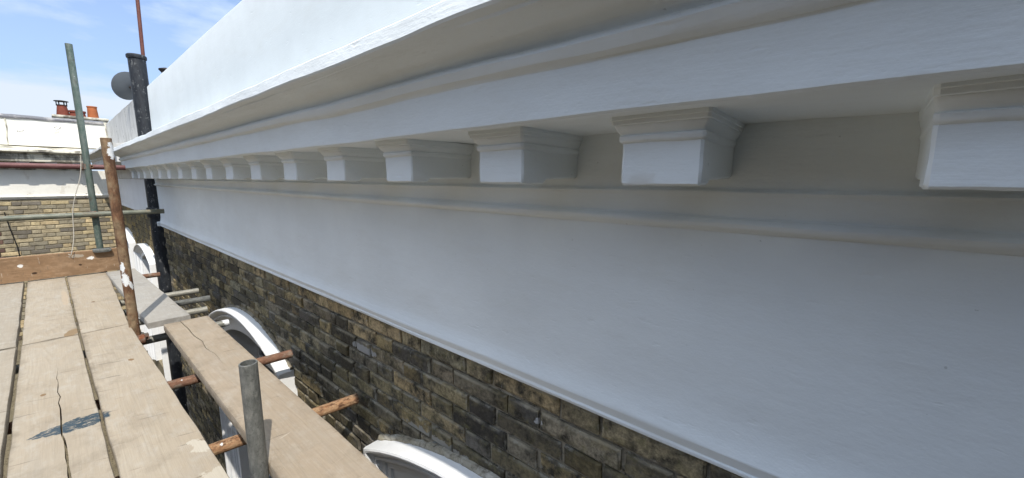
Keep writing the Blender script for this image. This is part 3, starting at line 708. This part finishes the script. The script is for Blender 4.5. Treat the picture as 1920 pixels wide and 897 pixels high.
ax = Vector((-0.35, 0.9, 0.35)).normalized(); sx = ax.cross(Vector((0, 0, 1))).normalized(); sy = sx.cross(ax)
cen = Vector((0.88, 7.75, 1.255))
for side in (0, 1):
    seq = range(9) if side == 0 else range(8, -1, -1)
    for i in seq:
        r = 0.19*max(i, 0.05)/8; d = 0.05*(r/0.19)**2 + (0.006 if side else 0)
        rings.append([cen + ax*d + (sx*math.cos(2*math.pi*k/28)*0.93 + sy*math.sin(2*math.pi*k/28)*1.02)*r for k in range(28)])
sweep(bm, rings); mesh_obj('reflector', bm, M['dish'], dish, 30)
bm = bmesh.new(); curve_tube(bm, [cen-ax*0.01, cen-ax*0.07, cen-ax*0.09+Vector((0.10, 0.06, -.30))], 0.018, 10); mesh_obj('mount', bm, M['cowl'], dish)
bm = bmesh.new(); curve_tube(bm, [cen-sy*0.17+ax*0.05, cen-sy*0.17+ax*0.30], 0.010, 8); arm = mesh_obj('feed_arm', bm, M['cowl'], dish)
adopt(dish)
rv = empty('roof_vent', (1.22, 7.5, 0.9), 'mushroom capped roof vent peeping over the white parapet', 'roof vent')
bm = bmesh.new(); lathe(bm, [(0.03, 0.35), (0.035, 0.55), (0.06, 0.60), (0.085, 0.63), (0.085, 0.645), (0.03, 0.665), (0.004, 0.668)], (1.255, 7.5, 0.88)); mesh_obj('vent_cap', bm, M['cowl'], rv, 35)
bm = bmesh.new(); curve_tube(bm, [(1.255, 7.5, 0.5), (1.255, 7.5, 1.24)], 0.035, 12); mesh_obj('stem', bm, M['cowl'], rv); adopt(rv)

# ================================================================== scaffolding
ZB = -0.9
def board(name, corners, ztop, mat, label, group, th=0.038, crack=None, seed=0, worn=0.0):
    """corners: near-left, near-right, far-left, far-right (x, y)"""
    nl, nr, fl, fr = [Vector((*c, 0)) for c in corners]
    mid = (nl+nr+fl+fr)/4; ctr = Vector((mid.x, mid.y, ztop)); bm = bmesh.new()
    L = (fl-nl).length; n = max(10, int(L/0.06))
    strips = [(lambda s: 0.0, lambda s: 1.0)] if not crack else [(lambda s: 0.0, lambda s: crack(s)[0]), (lambda s: crack(s)[1], lambda s: 1.0)]
    for si, (fa, fb) in enumerate(strips):
        rings = []
        for i in range(n+1):
            s = i/n; a = nl.lerp(fl, s); b = nr.lerp(fr, s); ring = []
            ta, tb = fa(s), fb(s); c = 0.012
            ea, eb = (0.004 if ta < 0.01 else 0.0), (0.004 if tb > 0.99 else 0.0)
            xs = [(ta, -th), (ta, -ea), (ta+c, 0), (ta+(tb-ta)*.35, 0.0008), (ta+(tb-ta)*.65, 0.0008), (tb-c, 0), (tb, -eb), (tb, -th)]
            for k, (tt, dz) in enumerate(xs):
                p = a.lerp(b, tt); edge = 0.0022 if (tt < 0.02 or tt > 0.98) else 0.0006
                p = p + Vector((nz(s*L*5+seed, k*.01, 2)*edge*1.6, 0, 0))
                zz = dz + nz(p.x*6, p.y*1.5, seed)*0.0016
                if i in (0, n): p.y += nz(tt*7, seed, i)*0.006; zz -= (0.002 if dz > -0.01 else 0)
                ring.append(Vector((p.x, p.y, ztop+zz)) - ctr)
            rings.append(ring)
        # worn rounded ends
        e0 = [v + Vector((0, 0.003, 0)) for v in rings[0]]
        sweep(bm, rings)
    o = mesh_obj(name, bm, mat, None, 40); o.location = ctr
    return tag(o, label, 'scaffold board', group)
GB = 'boards of the scaffold deck'
def crk(s):
    y = 0.2 + (3.285-0.2)*s
    if y > 2.86: return (0.565, 0.565)
    x0 = 0.60 + 0.05*math.sin(y*1.7+0.6) + nz(y*9, 0, 0)*0.030 + nz(y*26, 3, 0)*0.028
    g = max(0, min(0.042, (2.86-y)*0.038))*(0.75+0.5*nz(y*15, 7, 1))
    return (x0-g/2, x0+g/2)
def crk2(s):
    y = 0.45 + (3.12-0.45)*s
    if y < 2.18: return (0.455, 0.455)
    x0 = 0.36 + 0.10*(3.12-y) + nz(y*7, 5, 0)*0.05 + nz(y*24, 3, 5)*0.02
    g = max(0.004, min(0.026, (y-2.18)*0.05))*(0.8+0.5*nz(y*15, 9, 1)) if y > 2.2 else 0
    return (x0-g/2, x0+g/2)
B = board
B('scaffold_board', [(0.054, 0.2), (0.273, 0.2), (0.019, 3.285), (0.222, 3.30)], ZB, M['board'], 'pale deck board nearest the wall, with a cream paint blot on its right edge', GB, seed=1)
B('scaffold_board', [(-0.172, 0.2), (0.043, 0.2), (-0.195, 3.285), (0.011, 3.285)], ZB+0.001, M['board'], 'long split deck board with a dark blue paint smear across it', GB, crack=crk, seed=2)
B('scaffold_board', [(-0.40, 0.2), (-0.185, 0.2), (-0.425, 3.28), (-0.212, 3.285)], ZB-0.002, M['board'], 'near deck board at the left edge, left of the split board', GB, seed=3)
B('scaffold_board', [(0.020, 3.30), (0.222, 3.312), (0.006, 5.36), (0.265, 5.36)], ZB-0.002, M['board'], 'far deck board beside the rusty pole, behind the cream blotted board', GB, seed=4)
B('scaffold_board', [(-0.194, 3.30), (0.012, 3.30), (-0.218, 5.36), (-0.003, 5.36)], ZB, M['board'], 'far deck board with swirling grain, in the middle of its row', GB, seed=5)
B('scaffold_board', [(-0.425, 3.30), (-0.212, 3.30), (-0.452, 5.36), (-0.238, 5.36)], ZB+0.001, M['board'], 'far deck board at the left edge below the brown toe board', GB, seed=6)
B('scaffold_board', [(-0.64, 0.2), (-0.41, 0.2), (-0.665, 5.36), (-0.46, 5.36)], ZB, M['board'], 'outermost deck board, out of view, added to bounce light', GB, seed=9)  # unseen extra board, added for the sunlight it bounces upwards
B('scaffold_board', [(0.345, 0.45), (0.566, 0.45), (0.357, 3.125), (0.580, 3.115)], ZB, M['inner'], 'single worn board with two cracks between the deck and the brick wall', GB, crack=crk2, seed=7)
B('scaffold_board', [(0.292, 3.165), (0.498, 3.165), (0.25, 5.22), (0.45, 5.24)], ZB+0.016, M['greyboard'], 'silver grey weathered board beside the rusty pole in front of the black pipe', GB, seed=8)
tb = empty('toe_board', (0, 5.3, -0.9), 'brown toe board on edge across the far end of the deck', 'toe board')
bm = bmesh.new(); rings = []
for i in range(40):
    s = i/39; x = -1.6 + 2.0*s - 0.0
    z0 = -0.893 + nz(x*3, 1, 1)*0.002 + (0.004*s); z1 = -0.672 - 0.004*s + nz(x*4, 5, 1)*0.003
    rings.append([Vector((x, 5.30 + dy + nz(x*2, zz*5, 3)*0.003, zz)) for dy, zz in ((0, z0), (0, (z0+z1)/2), (0, z1-0.004), (0.005, z1), (0.033, z1), (0.038, z1-0.004), (0.038, z0))])
sweep(bm, rings); tbm = mesh_obj('plank', bm, M['toe'], tb, 40); adopt(tb)
# wood material runs along local y: give the toe board plank its own axes
tbm.data.transform(Matrix.Rotation(R(-90), 4, 'Z')); tbm.rotation_euler = (0, 0, R(90))

ST = 'scaffold standards'; TR = 'transom tubes under the boards'
tube('scaffold_tube', (0.246, 3.235, -9), (0.236, 3.215, 0.222), M['rust'], 'brown rusty upright tube splashed with white paint, standing beside the deck', group=ST)
tube('scaffold_tube', (0.222, 5.43, -9), (0.252, 5.40, 1.18), M['green'], 'tall grey green upright tube behind the toe board', group=ST)
tube('scaffold_tube', (0.336, 1.345, -9), (0.324, 1.305, -0.548), M['galv'], 'short grey open ended upright tube in front of the inner board', group=ST)
GR = 'guard rails across the far end'
tube('scaffold_tube', (-2.2, 5.47, 0.10), (0.505, 5.45, 0.098), M['maroon'], 'upper guard rail in worn maroon paint', group=GR)
tube('scaffold_tube', (-2.2, 5.37, -0.362), (0.735, 5.33, -0.340), M['rail_green'], 'lower guard rail in mottled green grey, reaching the black pipe', group=GR)
ZT = -1.03
def transom(y, x1, mat, label, x0=-1.0, sk=0.1): tube('scaffold_tube', (x0, y+sk*(x1-x0), ZT), (x1, y, ZT), mat, label, group=TR)
transom(1.648, 0.827, M['rust_orange'], 'orange flaking rusty tube end casting a shadow on the bricks, nearest of the tube ends', sk=0.16)
transom(2.394, 0.818, M['rust_red'], 'red brown rusty tube end in front of the right leg of the arch', sk=0.13)
transom(3.275, 0.722, M['tip'], 'grey tube whose end by the arch is painted white', sk=0.035)
transom(3.745, 0.697, M['galv_wet'], 'grey tube end just behind the cracked inner board, lowest of the group of three', sk=0.04, x0=0.2)
transom(4.088, 0.788, M['galv'], 'grey tube end in the middle of the group of three beside the arch', sk=0.05, x0=0.2)
transom(4.443, 0.780, M['galv_wet'], 'pale grey tube end, the farthest of the group of three by the black pipe', sk=0.05, x0=0.2)
transom(5.51, 0.66, M['rust_red'], 'red brown tube left of the black pipe in front of the far arched window', sk=0.05, x0=0.1)
for xl, wh in ((-0.52, 'outer edge of the deck'), (0.13, 'board nearest the wall side of the deck'), (0.455, 'single inner board')):
    tube('scaffold_tube', (xl+0.02, 0.3, -0.965), (xl-0.01, 5.3, -0.965), M['galv'], 'grey ledger tube carrying the ' + wh, group='ledger tubes under the boards')

def coupler(loc, ax1, ax2, label, mat=None):
    c = empty('scaffold_coupler', loc, label, 'scaffold coupler', 'couplers joining the scaffold tubes')
    p = Vector(loc)
    for nm, ax, off in (('clamp_ring', Vector(ax1), Vector((0, 0, 0))), ('clamp_ring', Vector(ax2[0]), Vector(ax2[1]))):
        bm = bmesh.new(); ax = ax.normalized(); q = p+off
        tube_bm(bm, q-ax*0.024, q+ax*0.024, 0.031, 0.006, 18); mesh_obj(nm, bm, mat or M['clamp'], c, 35)
    bm = bmesh.new(); o = p + Vector((0.036, -0.012, 0.0))
    box(bm, o.x-0.012, o.x+0.012, o.y-0.022, o.y+0.012, o.z-0.020, o.z+0.020, 0.003); mesh_obj('hinge_lug', bm, mat or M['clamp'], c)
    bm = bmesh.new(); curve_tube(bm, [o+Vector((0, 0.01, 0)), o+Vector((0, -0.04, 0.0))], 0.007, 6); curve_tube(bm, [o+Vector((0, -0.026, 0)), o+Vector((0, -0.040, 0))], 0.013, 6); mesh_obj('bolt', bm, M['rust_red'], c)
    adopt(c)
coupler((0.238, 5.412, 0.10), (0, 0, 1), ((1, 0, 0), (0, 0.045, 0)), 'rusty coupler where the green pole meets the maroon rail')
coupler((0.234, 5.405, -0.345), (0, 0, 1), ((1, 0, 0), (0, -0.055, 0)), 'rusty coupler where the green pole meets the lower rail')
coupler((0.247, 3.232, -0.98), (0, 0, 1), ((1, 0, 0), (0.0, -0.06, 0.0)), 'dirty coupler at the foot of the rusty pole below the deck')
coupler((0.334, 1.34, -1.01), (0, 0, 1), ((0, 1, 0), (0.052, 0.0, 0.0)), 'grey coupler on the short upright below the inner board', M['galv'])
# board clip on top of the toe board
bm = bmesh.new(); box(bm, 0.19, 0.315, 5.255, 5.345, -0.700, -0.668, 0.012)
for v in bm.verts:
    if v.co.z < -0.69: v.co.x = 0.2525 + (v.co.x-0.2525)*0.75
tag(mesh_obj('board_clip', bm, M['galv'], None, 40), 'flat grey metal clip over the toe board at the foot of the green pole', 'clip')
# cord
bm = bmesh.new(); pts = []
for i in range(30):
    s = i/29; pts.append((0.214-0.165*s+0.012*math.sin(s*9), 5.36-0.09*min(1, s*1.0), 0.20-0.90*s))
pts.append((0.040, 5.285, -0.69)); curve_tube(bm, pts, 0.0032, 6)
tag(mesh_obj('cord', bm, M['rope']), 'pale cord hanging from the green pole over the toe board', 'cord')
